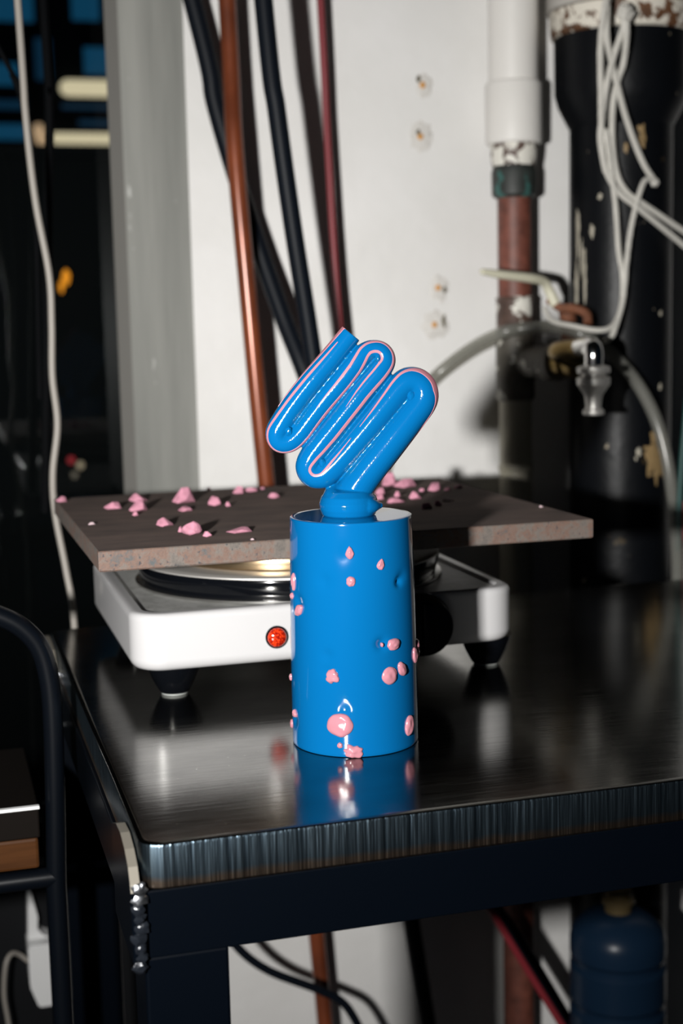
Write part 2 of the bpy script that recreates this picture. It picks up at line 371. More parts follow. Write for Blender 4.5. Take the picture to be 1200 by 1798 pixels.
for a, b, lab in (((0.7257, 8.9000, 1.7105), (1.1327, 8.9000, 1.8169), 'upper warm white fluorescent tube glowing behind the window glass'),
                  ((0.6525, 8.9000, 1.4066), (1.1368, 8.9000, 1.4782), 'lower warm white fluorescent tube glowing behind the window glass')):
    zc = (a[2] + b[2]) / 2; r = abs(b[2] - a[2]) / 2
    o = tag(obj('fluorescent_tube', add_tube(bmesh.new(), [Vector((a[0] + r, 8.92, zc)), Vector((b[0], 8.92, zc))], r, 12, 'round'), M['tube'], None, True, (a[0], 8.92, zc)), lab, 'tube light')
    obj('bracket', box((a[0] + r, 8.92, zc - r * .5), (b[0], 9.0, zc + r * .5)), M['facade'], o, False)
o = tag(obj('curved_tube', tube([(0.5712, 8.9000, 1.5280), (0.5828, 8.9000, 1.4706), (0.6098, 8.9000, 1.4277), (0.6353, 8.9000, 1.4280)], [.022, .045, .05, .03], 8), M['tube2'], None, True, (0.5828, 8.9000, 1.4706)), 'small curved peach neon tube left of the lower white tube', 'tube light')
nb = thing('low_wall', 'black low wall outside the window hiding the street', 'wall', (-1.0, 3.0, -2.0))
zt = (0.1331, 3.0000, 0.6827)[2]
obj('wall_body', box((-2.6, 3.0, -4.0), (1.4, 3.2, zt - 0.03)), M['darkwall'], nb, False)
obj('coping', box((-2.62, 2.98, zt - 0.03), (1.42, 3.22, zt)), M['darkwall'], nb, False)
for c, r, mk, lab in (((0.1305, 2.9000, 0.3508), (.010, .010, .019), 'orange', 'larger orange lamp flame glowing outside the window'),
                      ((0.1182, 2.9000, 0.3272), (.006, .006, .015), 'orange', 'smaller orange lamp just left of the larger orange one'),
                      ((0.1215, 2.9000, -0.1065), (.009, .009, .009), 'red', 'tiny red lamp low in the window'),
                      ((0.1437, 2.9000, -0.1206), (.009, .009, .009), 'warm', 'tiny pale lamp right of the red one'),
                      ((0.1282, 2.9000, -0.1446), (.008, .008, .008), 'warm2', 'tiny dim grey lamp under the red one')):
    o = tag(obj('lamp', blob(c, r, 3, 0.15, 1.5, 2), M[mk], None, True, c), lab, 'lamp')
    obj('lamp_holder', add_tube(bmesh.new(), [Vector(c) + Vector((0, 0.006, 0)), Vector((c[0], 3.0, c[2]))], 0.004, 6), M['darkwall'], o)

# ================================================================ work bench
bench = thing('work_bench', 'dark steel work bench with a thick polished slab top under the blue jar', 'table', (0.13, 0.115, -0.62))
X0, X1, Y0, Y1 = -0.1388, 0.62, -0.1248, 0.357
bm = rslab(X0, X1, Y0, Y1, 0.011, [(-0.0218, 0.0012), (-0.0206, 0.0002), (-0.0019, 0), (-0.0007, 0.0004), (0, 0.0016), (0, 0.004)], 10, mis=[1, 1, 0, 0, 0], cap_mi=(1, 0))
for f in bm.faces: 
    if len(f.verts) == 4 and max(v.co.z for v in f.verts) < -0.0006: f.material_index = 1
slab = obj('slab', bm, [M['steel'], M['slabedge']], bench)
a0 = -0.0222; a1 = -0.0545
obj('front_rail', box((-0.1385, -0.1225, a1), (X1, -0.1175, a0), 0.0008), M['frame'], bench, False)
obj('side_rail', box((-0.1405, -0.1225, a1), (-0.1355, Y1, a0), 0.0008), M['frame'], bench, False)
obj('back_rail', box((-0.1385, Y1 - 0.006, a1), (X1, Y1 - 0.001, a0), 0.0008), M['frame'], bench, False)
for x in (-0.1385, X1 - 0.042):
    for y in (-0.1220, Y1 - 0.041):
        obj('leg', box((x, y, -0.62), (x + 0.039, y + 0.039, a1 + 0.0005), 0.0015), M['frame'], bench, False)
# locating tabs with welds, standing just outside the slab's left edge
for ys, zs_ in (((-0.060, -0.078, -0.094, -0.108, -0.118, -0.1230, -0.1245), (-0.0105, -0.0045, -0.0035, -0.0065, -0.0115, -0.0180, -0.0215)), ((0.357, 0.345, 0.325, 0.305, 0.295, 0.290, 0.288), (-0.004, -0.003, -0.003, -0.004, -0.010, -0.016, -0.0215))):
    bm = bmesh.new(); out = list(zip(ys, zs_)) + [(ys[-1], -0.056), (ys[0], -0.056)]
    A = [bm.verts.new((-0.1440, y, z)) for y, z in out]; B = [bm.verts.new((-0.1396, y, z)) for y, z in out]
    for k in range(len(out)):
        f = bm.faces.new((A[k], A[(k + 1) % len(out)], B[(k + 1) % len(out)], B[k])); f.material_index = 1 if k < 6 else 0
    bm.faces.new(A); bm.faces.new(B)
    t = obj('corner_tab', bm, [M['frame'], M['tab']], bench, False)
    for k in range(9):
        z = -0.0205 - 0.0046 * k
        obj('weld_bead', blob((-0.1405 + 0.0008 * math.sin(k * 2.1), ys[-1] + 0.0006, z), (0.0034 + 0.0006 * math.sin(k * 1.7), 0.0022, 0.0031), k + 31, 0.55, 2.2, 2), M['weld'] if k < 2 else M['weldpaint'], t)
    obj('tack', blob((-0.1388, ys[-1] + 0.0004, -0.0190), (.0016, .0016, .0022), 77, .4, 2, 2), M['weld'], t)

# ================================================================ hot plate
hp = thing('hot_plate', 'white electric hot plate with a red indicator lamp and a round black hob', 'hot plate', (0.019, 0.2215, 0.0))
HX0, HX1, HY0, HY1 = -0.1075, 0.1460, 0.1075, 0.335
lv = [(0.0205, 0.006), (0.0215, 0.0032), (0.0235, 0.0012), (0.0265, 0.0), (0.0280, 0.0), (0.0520, 0.0), (0.0535, 0.0), (0.0555, 0.0007), (0.0566, 0.0022), (0.0569, 0.004), (0.0569, 0.0055), (0.0569, 0.0070), (0.0569, 0.0085), (0.0560, 0.0095), (0.0552, 0.0098), (0.0549, 0.0108), (0.0549, 0.0130)]
bm = rslab(HX0, HX1, HY0, HY1, 0.021, lv, 10, cap_mi=(0, 1))
obj('body', bm, [M['enamel'], M['enameltop']], hp)
HC = (0.019, 0.2215, 0)
obj('hob_base', lathe([(0.104, 0.0548), (0.1075, 0.0556), (0.1075, 0.0570), (0.1062, 0.0574)], 96, HC), M['trim'], hp)
obj('hob', lathe([(0.1030, 0.0570), (0.1034, 0.0578), (0.1060, 0.0685), (0.1054, 0.0700), (0.103, 0.0706)], 96, HC), M['gloss'], hp)
obj('hob_ring', lathe([(0.1035, 0.0700), (0.1058, 0.0703), (0.1058, 0.0712), (0.1035, 0.0722), (0.100, 0.0724)], 96, HC), M['satin'], hp)
obj('burner', lathe([(0.084, 0.0720), (0.086, 0.0735), (0.087, 0.0790), (0.086, 0.0815), (0.0875, 0.0830), (0.0875, 0.0866), (0.086, 0.0880)], 96, HC), M['bronze'], hp)
lc = Vector((-0.0183, 0.1075, 0.0371))
bm = lathe([(0.0072, 0.0), (0.0072, 0.0012), (0.0066, 0.0018)], 32, lc, (0, -1, 0))
bz = obj('lamp_bezel', bm, M['gloss'], hp)
obj('indicator_lens', lathe([(0.0062, 0.0008)] + [(0.0062 * math.cos(a), 0.0016 + 0.0034 * math.sin(a)) for a in [k * PI / 16 for k in range(0, 9)]], 32, lc, (0, -1, 0)), M['lamp'], bz)
kc = Vector((0.0770, 0.1075, 0.0373))
kb = obj('knob', lathe([(0.0205, 0.0), (0.0205, 0.003), (0.0195, 0.0045), (0.0185, 0.011), (0.0175, 0.0125), (0.014, 0.0130)], 48, kc, (0, -1, 0)), M['knob'], hp)
obj('grip', box((kc.x - 0.0035, kc.y - 0.018, kc.z - 0.016), (kc.x + 0.0035, kc.y - 0.012, kc.z + 0.016), 0.001), M['knob'], kb)
for x in (-0.0830 + 0.004, 0.133):
    for y in (0.1355, 0.305):
        f = obj('foot', lathe([(0.0175, 0.0210), (0.0165, 0.0170), (0.0140, 0.0105), (0.0110, 0.0045), (0.0092, 0.0016), (0.0080, 0.0015)], 32, (x, y, 0)), M['gloss'], hp)
        obj('foot_pad', lathe([(0.0080, 0.0), (0.0084, 0.0004), (0.0084, 0.0012), (0.0084, 0.0014), (0.0070, 0.0026)], 32, (x, y, 0)), M['rubber'], f)

# ================================================================ thick steel plate resting on the hob
PB, PT = 0.0880, 0.1005
bm = bmesh.new()
cor = [Vector((-0.1278, 0.0935, 0)), Vector((0.1915, 0.0930, 0)), Vector((0.1850, 0.3630, 0)), Vector((0.070, 0.3700, 0)), Vector((-0.1298, 0.3680, 0))]
random.seed(5)
ring = []
for a, b in zip(cor, cor[1:] + cor[:1]):
    n = 24
    for k in range(n): ring.append(a.lerp(b, k / n))
def lift(p, z, ins, jit):
    c = Vector((0.03, 0.23, 0)); d = (p - c)
    q = p - Vector((math.copysign(min(abs(d.x), 1), d.x), math.copysign(min(abs(d.y), 1), d.y), 0)) * 0
    sx = ins * (1 if d.x < -0.15 else -1 if d.x > 0.14 else 0); sy = ins * (1 if d.y < -0.13 else -1 if d.y > 0.12 else 0)
    j = noise.noise(Vector((p.x * 60, p.y * 60, z * 300))) * jit
    return Vector((p.x + sx, p.y + sy, z + j))
loops = [[lift(p, PB, 0.0008, 0)for p in ring], [lift(p, PB + 0.0009, 0, 0.0002) for p in ring], [lift(p, PB + 0.0022, 0, 0.0002) for p in ring], [lift(p, PT - 0.0020, 0, 0.0002) for p in ring], [lift(p, PT - 0.0006, 0, 0.0002) for p in ring], [lift(p, PT, 0.0006, 0.0) for p in ring], [lift(p, PT, 0.003, 0.0) for p in ring]]
bm = loft(loops, [1, 1, 1, 1, 1, 0], (1, 0))
tag(obj('steel_plate', bm, [M['platetop'], M['plateside']], None, True, (0.03, 0.23, PB)), 'thick rusty square steel plate lying on the white hot plate', 'plate')

# ================================================================ pink crumbs and chunks on the plate
def chunk(x, y, px_w, px_h, seed, mk):
    """faceted lump of dry pink clay: a convex hull of scattered points, flat at the bottom"""
    rnd = random.Random(seed); s = (Vector((x, y, PT)) - CAM).length / 2497.0
    w_ = px_w * s * 0.54; h_ = max(px_h - 0.13 * px_w, px_h * 0.62) * s * 1.1; dy = rnd.uniform(0.6, 0.85)
    b = bmesh.new(); vs = []; lean = rnd.uniform(-0.3, 0.3)
    for k in range(9):
        a = rnd.uniform(0, 2 * PI); zz = 1 - rnd.random() ** 2.2
        rr = (1 - 0.5 * zz ** 3) * rnd.uniform(0.6, 1.0)
        vs.append(b.verts.new((math.cos(a) * w_ * rr * 0.9 + lean * w_ * zz * 0.5, math.sin(a) * w_ * dy * rr, zz * h_)))
    for k in range(6):
        a = 2 * PI * k / 6 + rnd.uniform(-0.4, 0.4); q = rnd.uniform(0.0, 0.35) * h_
        vs.append(b.verts.new((math.cos(a) * w_ * rnd.uniform(0.8, 1), math.sin(a) * w_ * dy * rnd.uniform(0.7, 1), q if k % 2 else 0)))
    r = bmesh.ops.convex_hull(b, input=b.verts)
    bmesh.ops.delete(b, geom=[e for e in r['geom_interior'] if isinstance(e, bmesh.types.BMVert)], context='VERTS')
    bmesh.ops.bevel(b, geom=list(b.edges), offset=min(w_, h_) * 0.10, segments=1, clamp_overlap=True, affect='EDGES')
    zmin = min(v.co.z for v in b.verts)
    bmesh.ops.translate(b, verts=b.verts, vec=(x, y, PT - zmin))
    return obj('clay_chunk', b, M[mk], None, False, (x, y, PT))
CH = [
 ((-0.1261, 0.3452, 0.1005), 20, 12, 'chunk', 'pink chunk sitting on the far left corner of the steel plate'),
 ((-0.0948, 0.2872, 0.1005), 32, 15, 'chunk', 'flat pink chunk alone inward of the plate far left corner'),
 ((-0.0708, 0.3217, 0.1005), 34, 18, 'chunk', 'pink chunk at the plate back edge, rear of a stacked looking pair'),
 ((-0.0788, 0.2660, 0.1005), 38, 23, 'chunk', 'rounded pink chunk, front one of a pair below the grey column'),
 ((-0.0846, 0.2428, 0.1005), 12, 8, 'chunk', 'tiny pink crumb directly in front of the pair of chunks'),
 ((-0.0410, 0.2997, 0.1005), 44, 30, 'chunk', 'largest pink lump near the plate back edge left of the tubes'),
 ((-0.0483, 0.2513, 0.1005), 28, 12, 'chunk', 'thin flat pink flake in front of the largest back lump'),
 ((-0.0226, 0.2729, 0.1005), 27, 20, 'chunk', 'medium pink chunk right of the largest back lump'),
 ((-0.0148, 0.2621, 0.1005), 12, 9, 'chunk', 'small pink crumb right of the medium chunk'),
 ((-0.0735, 0.1836, 0.1005), 33, 17, 'chunk', 'pointed flat pink shard left of the big front lump'),
 ((-0.0642, 0.1385, 0.1005), 46, 30, 'chunk', 'biggest pink lump near the front edge of the plate'),
 ((-0.0686, 0.1510, 0.1005), 11, 11, 'chunk', 'small pink bit touching the left of the big front lump'),
 ((-0.0567, 0.1247, 0.1005), 19, 11, 'chunk', 'small pink nugget right of the big front lump'),
 ((-0.0342, 0.1351, 0.1005), 47, 13, 'chunk', 'long low pink flake near the front edge left of the jar'),
 ((-0.1185, 0.2104, 0.1005), 14, 6, 'crumb', 'small pale crumb near the left edge of the plate'),
 ((0.0272, 0.2957, 0.1005), 24, 12, 'chunk', 'oval pink chunk at the foot of the copper tube'),
 ((0.0092, 0.3358, 0.1005), 22, 15, 'chunk', 'left of two pink chunks touching at the back edge'),
 ((0.0206, 0.3422, 0.1005), 24, 11, 'chunk', 'right of two pink chunks touching at the back edge'),
 ((-0.0082, 0.3692, 0.1005), 9, 5, 'chunk', 'tiny pink crumb on the back edge above the medium chunk'),
 ((0.0318, 0.3531, 0.1005), 10, 5, 'chunk', 'tiny pink crumb on the back edge beside the copper tube'),
 ((-0.0335, 0.0991, 0.1005), 8, 4, 'crumb', 'tiny white crumb on the front edge left of the jar'),
 ((0.1377, 0.3159, 0.1005), 48, 20, 'chunk', 'largest pink slab right of the blue finial at the back'),
 ((0.1308, 0.3323, 0.1005), 32, 26, 'chunk', 'pink lump at the back edge partly behind the blue tubes'),
 ((0.1065, 0.2791, 0.1005), 20, 14, 'chunk', 'small pink lump peeking right of the blue tube base'),
 ((0.0956, 0.2506, 0.1005), 24, 13, 'chunk', 'pink chunk just above the jar rim beside the finial foot'),
 ((0.1022, 0.2293, 0.1005), 36, 13, 'chunk', 'long pink flake right behind the jar rim'),
 ((0.1134, 0.2603, 0.1005), 15, 11, 'chunk', 'small pink chunk between the long flake and the back slab'),
 ((0.1209, 0.2417, 0.1005), 24, 16, 'chunk', 'pink nugget right of the long flake'),
 ((0.1404, 0.2817, 0.1005), 12, 7, 'chunk', 'tiny pink crumb behind the nugget'),
 ((0.1502, 0.2808, 0.1005), 30, 18, 'chunk', 'pink lump lying in the shadow right of the nugget'),
 ((0.1389, 0.2184, 0.1005), 28, 8, 'chunkgrey', 'greyish flat flake on the right half of the plate'),
 ((0.1731, 0.2895, 0.1005), 20, 8, 'chunk', 'small pink flake near the back right corner of the plate'),
 ((0.1605, 0.2796, 0.1005), 14, 7, 'chunk', 'small flake between the shadowed lump and the corner flake'),
 ((0.1232, 0.1983, 0.1005), 16, 11, 'chunk', 'right of two small bits lying in deep shadow'),
 ((0.1112, 0.1874, 0.1005), 26, 13, 'chunk', 'left of two small bits lying in deep shadow'),
 ((0.1844, 0.1585, 0.1005), 9, 5, 'crumb', 'lone white crumb near the right edge of the plate'),
]
for i, (p, w_, h_, mk, lab) in enumerate(CH):
    tag(chunk(p[0], p[1], w_, h_, 100 + i * 13, mk), lab, 'clay chunk', 'pink clay chunks scattered on the steel plate')

# ================================================================ the blue jar with its looping finial
jar = thing('ceramic_jar', 'glossy blue cylindrical ceramic piece with pink drops and a looping tube finial', 'sculpture', (0, 0, 0))
HT = 0.1265
def jr(z): 
    t = z / HT; return 0.0351 - 0.0017 * t + 0.0005 * math.sin(t * PI)
dents = [((-60.228, 0.0929), 0.0020, 0.0022), ((-56.170, 0.0950), 0.0008, 0.0036), ((-131.790, 0.0952), 0.0008, 0.004), ((-130.218, 0.0552), 0.0009, 0.0035), ((-81.221, 0.0610), 0.0018, 0.0032), ((-115.545, 0.0261), 0.0006, 0.003), ((-164.944, 0.0818), 0.0014, 0.004), ((-131.128, 0.0471), 0.0007, 0.004), ((-112.436, 0.1098), 0.0006, 0.005), ((-177.676, 0.0154), 0.0012, 0.0035), ((-67.576, 0.1034), -0.0004, 0.02)]
bm = bmesh.new(); NS, NZ = 220, 150; rings = []
ntop = 0
zs = [0, 0.0004, 0.0012] + [0.0012 + (HT - 0.0020) * k / NZ for k in range(1, NZ + 1)] + [HT - 0.0003, HT, HT, HT]
for z in zs:
    ins = 0.0010 if z == 0 else 0.0003 if z < 0.0005 else 0.0006 if z == HT else 0.00015 if z > HT - 0.0004 else 0
    if z == HT: ins += 0.0022 * ntop; ntop += 1
    ring = []
    for k in range(NS):
        a = 2 * PI * k / NS; r = jr(z) - ins
        for (da, dz), amp, sg in dents:
            dd = ((math.degrees(a) - da + 180) % 360 - 180); s = math.radians(dd) * 0.0345
            q = (s * s + (z - dz) ** 2) / (sg * sg)
            if q < 12: r -= amp * math.exp(-q)
        ring.append(bm.verts.new((r * math.cos(a), r * math.sin(a), z)))
    rings.append(ring)
for a, b in zip(rings, rings[1:]):
    for k in range(NS): bm.faces.new((a[k], a[(k + 1) % NS], b[(k + 1) % NS], b[k]))
bm.faces.new(rings[0]); bm.faces.new(rings[-1])
obj('body', bm, M['blue'], jar)
# glaze drops: (angle, height), half width, half height in px, tilt, shape seed
PXM = 0.000306
DR = [((-108.161, 0.1110), 8, 11, 0, 1, 't'), ((-80.001, 0.1039), 8, 10, -15, 2, 't'), ((-107.713, 0.0958), 8.5, 9, 0, 3, ''), ((-174.179, 0.0922), 7, 16, 0, 4, ''), ((-178.696, 0.0841), 6, 6, 0, 5, ''),
      ((-164.290, 0.0776), 13, 9, 38, 6, ''), ((-68.581, 0.0599), 13, 11, 12, 7, ''), ((-80.669, 0.0606), 2.5, 4, 0, 8, ''), ((-19.116, 0.0537), 10, 8.5, 60, 9, ''), ((-34.740, 0.0498), 9, 15, 12, 10, ''), ((-19.076, 0.0492), 8, 9, 0, 11, ''),
      ((-73.640, 0.0432), 15.5, 16, 0, 12, 'r'), ((-59.173, 0.0454), 9, 14.5, 28, 13, ''), ((-126.055, 0.0442), 12.5, 12.5, 25, 14, 'a'), ((-177.174, 0.0187), 7, 7.5, 0, 15, 't'), ((166.141, 0.0101), 6.5, 8, 0, 16, ''),
      ((-119.973, 0.0180), 23, 21, 0, 17, 'r'), ((-120.405, 0.0068), 5, 5, 0, 18, ''), ((-108.745, 0.0035), 16, 12, 0, 19, 'a'), ((-50.210, 0.0128), 12, 18.5, -10, 20, ''), ((166.135, 0.0365), 5, 7, 0, 21, '')]
for (ang, z), hw, hh, tilt, sd, sh in DR:
    a = math.radians(ang); nrm = Vector((math.cos(a), math.sin(a), 0)); tg = Vector((-math.sin(a), math.cos(a), 0)); up = Vector((0, 0, 1))
    b = bmesh.new(); bmesh.ops.create_icosphere(b, subdivisions=4, radius=1.0)
    ct, stl = math.cos(math.radians(tilt)), math.sin(math.radians(tilt)); rx, rz = hw * PXM, hh * PXM; th = min(rx, rz) * (0.42 if sh != 'r' else 0.30) + 0.0006
    amp = {'r': 0.10, 'a': 0.55}.get(sh, 0.15)
    for v in b.verts:
        d = v.co.normalized(); k = 1 + amp * noise.noise(Vector((d.x, d.y, 0)) * 1.5 + Vector((sd * 5.7, sd * 2.3, 0)))
        x, y = d.x * rx * k, d.y * rz * k
        if sh == 't': x *= 1.0 - 0.42 * (d.y + 0.25) if d.y > -0.25 else 1.0
        x, y = x * ct - y * stl, x * stl + y * ct
        zz = max(0.0001, min(HT, z + y)); ph = a + x / 0.0345
        e = math.copysign(abs(d.z) ** 0.8, d.z) * th * (1 + 0.25 * noise.noise(d * 1.6 + Vector((sd, 0, 0))))
        rr = jr(zz) + (e if e > 0 else -0.0008)
        v.co = Vector((rr * math.cos(ph), rr * math.sin(ph), max(0.0002, z + y)))
    obj('glaze_drop', b, M['pink'], jar)
# finial: one tube folded in four loops. centre line points + radius (m)
RZ = 0.0000936
HF = Vector((0.2773, 0.9608, 0.0000))
FIN = [((0.0022, -0.0006, 0.2249), 66), ((-0.0078, 0.0022, 0.2126), 69), ((-0.0188, 0.0054, 0.1996), 72), ((-0.0277, 0.0080, 0.1883), 72), ((-0.0346, 0.0100, 0.1782), 71), ((-0.0376, 0.0108, 0.1723), 70), ((-0.0363, 0.0105, 0.1678), 68), ((-0.0315, 0.0091, 0.1673), 66), ((-0.0259, 0.0075, 0.1717), 67), ((-0.0190, 0.0055, 0.1807), 68), ((-0.0124, 0.0036, 0.1889), 68), ((-0.0059, 0.0017, 0.1965), 68), ((0.0005, -0.0001, 0.2042), 68), ((0.0053, -0.0015, 0.2100), 67),
       ((0.0093, -0.0027, 0.2143), 64), ((0.0137, -0.0040, 0.2161), 58), ((0.0181, -0.0052, 0.2145), 60), ((0.0194, -0.0056, 0.2099), 66), ((0.0161, -0.0047, 0.2043), 72), ((0.0094, -0.0027, 0.1962), 74), ((0.0033, -0.0010, 0.1885), 75), ((-0.0029, 0.0008, 0.1807), 75), ((-0.0087, 0.0025, 0.1734), 76), ((-0.0144, 0.0041, 0.1663), 76), ((-0.0195, 0.0056, 0.1595), 76), ((-0.0220, 0.0063, 0.1537), 75), ((-0.0200, 0.0058, 0.1490), 74), ((-0.0146, 0.0042, 0.1484), 78),
       ((-0.0091, 0.0026, 0.1527), 82), ((-0.0032, 0.0009, 0.1589), 84), ((0.0019, -0.0005, 0.1648), 85), ((0.0073, -0.0021, 0.1712), 86), ((0.0148, -0.0043, 0.1803), 86), ((0.0222, -0.0064, 0.1894), 86), ((0.0274, -0.0079, 0.1957), 86), ((0.0314, -0.0091, 0.1986), 86), ((0.0358, -0.0103, 0.1981), 86), ((0.0389, -0.0112, 0.1945), 88), ((0.0388, -0.0112, 0.1885), 91), ((0.0329, -0.0095, 0.1802), 94), ((0.0255, -0.0074, 0.1708), 98), ((0.0181, -0.0052, 0.1615), 101), ((0.0105, -0.0030, 0.1520), 104), ((0.0041, -0.0012, 0.1433), 108), ((-0.0005, 0.0002, 0.1354), 108)]
fp = catmull([Vector(p) for p, r in FIN], 6); fr_ = interp([r * RZ * 0.955 for p, r in FIN], len(fp))
bm = bmesh.new(); add_tube(bm, fp, fr_, 32, 'flat', ref=-HF)
# foot of the finial: flattened blob plus the curled tail that runs across its front to the right
FC = Vector((-0.0007, 0.0002, 0.1340)); FC.x *= 0; FC.y *= 0
zb = HT - 0.0006
ax = Vector((-0.0000, 0.0000, 0.1264))
b2 = lathe([(0.0130, zb), (0.0146, zb + 0.0012), (0.0158, zb + 0.0042), (0.0162, zb + 0.0072), (0.0150, zb + 0.0110), (0.0120, zb + 0.0140), (0.007, zb + 0.0155)], 48, (ax.x - .001, ax.y, 0)); merge(bm, b2)
tail = catmull([Vector((-0.0076, 0.0022, 0.1398)) + HF * 0.004, Vector((-0.0077, 0.0022, 0.1346)) - HF * 0.003, Vector((-0.0006, 0.0002, 0.1330)) - HF * 0.0075, Vector((0.0088, -0.0025, 0.1322)) - HF * 0.007, Vector((0.0153, -0.0044, 0.1317)) - HF * 0.003], 8)
add_tube(bm, tail, interp([0.0055, 0.0074, 0.0072, 0.0056, 0.0018], len(tail)), 20, 'round')
fin = obj('finial', bm, M['blue_fin'], jar)
md = fin.modifiers.new('fuse', 'REMESH'); md.mode = 'VOXEL'; md.voxel_size = 0.00048; md.use_smooth_shade = True
md = fin.modifiers.new('soften', 'SMOOTH'); md.factor = 0.5; md.iterations = 2
# pink stripes that follow the tube: (from, to) in point index, angle from the front (deg, + is right of travel), half width (m)
def stripe(i0, i1, angs, wid, lift_=0.00022):
    b = bmesh.new(); n0, n1 = int(i0 * 6), int(i1 * 6); m_ = n1 - n0 + 1
    A = interp(angs, m_); Wd = interp(wid, m_); rows = []
    for j in range(m_):
        i = n0 + j; T = (fp[min(i + 1, len(fp) - 1)] - fp[max(i - 1, 0)]).normalized()
        nn = -HF; nn = (nn - T * nn.dot(T)).normalized(); Sd = T.cross(nn); row = []
        e = Wd[j] / fr_[i]
        for q, hgt in ((-1.0, -0.0004), (-0.7, 0.8), (0.0, 1.0), (0.7, 0.8), (1.0, -0.0004)):
            a = math.radians(A[j]) + q * e
            row.append(b.verts.new(fp[i] + (nn * math.cos(a) + Sd * math.sin(a)) * (fr_[i] + (lift_ * hgt if hgt > 0 else hgt))))
        rows.append(row)
    for a, c in zip(rows, rows[1:]):
        for k in range(4): b.faces.new((a[k], a[k + 1], c[k + 1], c[k]))
    return obj('glaze_stripe', b, M['pink'], jar)
K = 0.00100
stripe(0.6, 20.6, [28, 33, 36, 40, 48, 58, 62, 58, 54, 52, 52, 52, 46, 30, 12, 8, 15, 24, 26, 24, 18], [K * .3, K * .9, K, K, K, K, K * .9, K, K * 1.1, K * 1.3, K * 1.1, K, K, K, K, K, K, K * .8, K * .7, K * .5, K * .1])
stripe(9.6, 30.4, [-12, -14, -14, -18, -30, -48, -60, -55, -45, -40, -36, -36, -36, -35, -30, -20, -8, -8, -16, -24, -26, -28], [K * .1, K * .6, K, K, K, K, K, K, K * 1.1, K * 1.2, K * 1.2, K * 1.2, K * 1.2, K * 1.1, K, K, K, K, K, K * .8, K * .4, K * .1])
stripe(31.3, 41.5, [-30, -34, -40, -46, -54, -58, -56, -74, -88, -90, -90], [K * .1, K * .6, K * .8, K, K * 1.3, K * 3.0, K * 3.2, K * 1.6, K, K, K * .3])
stripe(0, 3.6, [75, 78, 82, 86], [K * 3.4, K * 2.4, K * 1.6, K * .4])
for j, (c, r) in enumerate((((0.0157, -0.0045, 0.2114), .0017), ((-0.0140, 0.0040, 0.1554), .0019), ((-0.0313, 0.0090, 0.1732), .0019), ((0.0324, -0.0094, 0.1912), .0022))):
    c = Vector(c) - HF * 0.0045
    obj('fold_bead', blob(c, (r, r, r * 1.5), j + 50, 0.25), M['blue'], jar)

def hang(*pts):
    # carry a hanging run straight on up to the ceiling
    a, b = Vector(pts[0]), Vector(pts[1]); k = (1.495 - b.z) / (a.z - b.z)
    c = b.lerp(a, k); c.y = min(max(c.y, 0.40), 0.62); return [tuple(b.lerp(c, 1.0)), tuple(b.lerp(c, 0.5))] + list(pts[1:])
# ================================================================ hanging tubes and hoses by the wall
tag(obj('copper_tube', tube(hang((0.0630, 0.5800, 0.5823), (0.0647, 0.5800, 0.5228), (0.0641, 0.5650, 0.3946), (0.0710, 0.5620, 0.2660), (0.0844, 0.5650, 0.0795), (0.1080, 0.5800, -0.1487), (0.1284, 0.5900, -0.3855), (0.1363, 0.5900, -0.5037)), 0.0082, 16, 10), M['copper'], None, True, (0.0647, 0.5800, 0.5228)), 'glossy orange brown tube hanging down the white wall behind the bench', 'tube')
tag(obj('rubber_hose', tube(hang((0.0213, 0.6000, 0.5852), (0.0364, 0.6000, 0.5260), (0.0558, 0.6020, 0.4300), (0.0851, 0.6020, 0.3256), (0.1102, 0.5900, 0.2394), (0.1287, 0.5750, 0.1798), (0.1520, 0.5700, 0.1029), (0.1753, 0.5700, -0.0098), (0.1997, 0.5750, -0.1859), (0.2254, 0.5800, -0.3710), (0.2479, 0.5800, -0.5305)), 0.0088, 16, 10), M['blackhose'], None, True, (0.0364, 0.6000, 0.5260)), 'black rubber hose slanting behind the orange brown tube', 'hose')
tag(obj('rubber_hose', tube(hang((0.0686, 0.4700, 0.5546), (0.0723, 0.4700, 0.4998), (0.0814, 0.4700, 0.4069), (0.0940, 0.4750, 0.3119), (0.1082, 0.4800, 0.2185), (0.1212, 0.4800, 0.1121), (0.1386, 0.4700, -0.0432), (0.2096, 0.5100, -0.2250), (0.3091, 0.5100, -0.3781), (0.3725, 0.5000, -0.4924)), 0.0081, 16, 10), M['blackhose'], None, True, (0.0723, 0.4700, 0.4998)), 'straighter black rubber hose between the brown tube and the red hose', 'hose')
tag(obj('red_hose', tube(hang((0.1563, 0.6000, 0.5921), (0.1586, 0.6000, 0.5307), (0.1626, 0.6000, 0.4000), (0.1671, 0.5900, 0.2328), (0.1771, 0.5700, 0.0740), (0.1854, 0.5000, -0.1078), (0.2199, 0.4450, -0.2487), (0.2665, 0.4500, -0.3293), (0.2982, 0.4500, -0.3852), (0.3379, 0.4400, -0.4563)), 0.0036, 12, 10), M['redhose'], None, True, (0.1586, 0.6000, 0.5307)), 'thin dark red hose hanging right of the black hoses', 'hose')
tag(obj('power_cable', tube([(0.0097, 0.5000, -0.3074), (0.0273, 0.5000, -0.3433), (0.0564, 0.5000, -0.3720), (0.1057, 0.5000, -0.3997), (0.1313, 0.5000, -0.4188), (0.1500, 0.5000, -0.4545)], 0.0042, 12, 10), M['blackhose'], None, True, (0.0273, 0.5000, -0.3433)), 'black cable curving down under the bench across the white wall', 'cable')
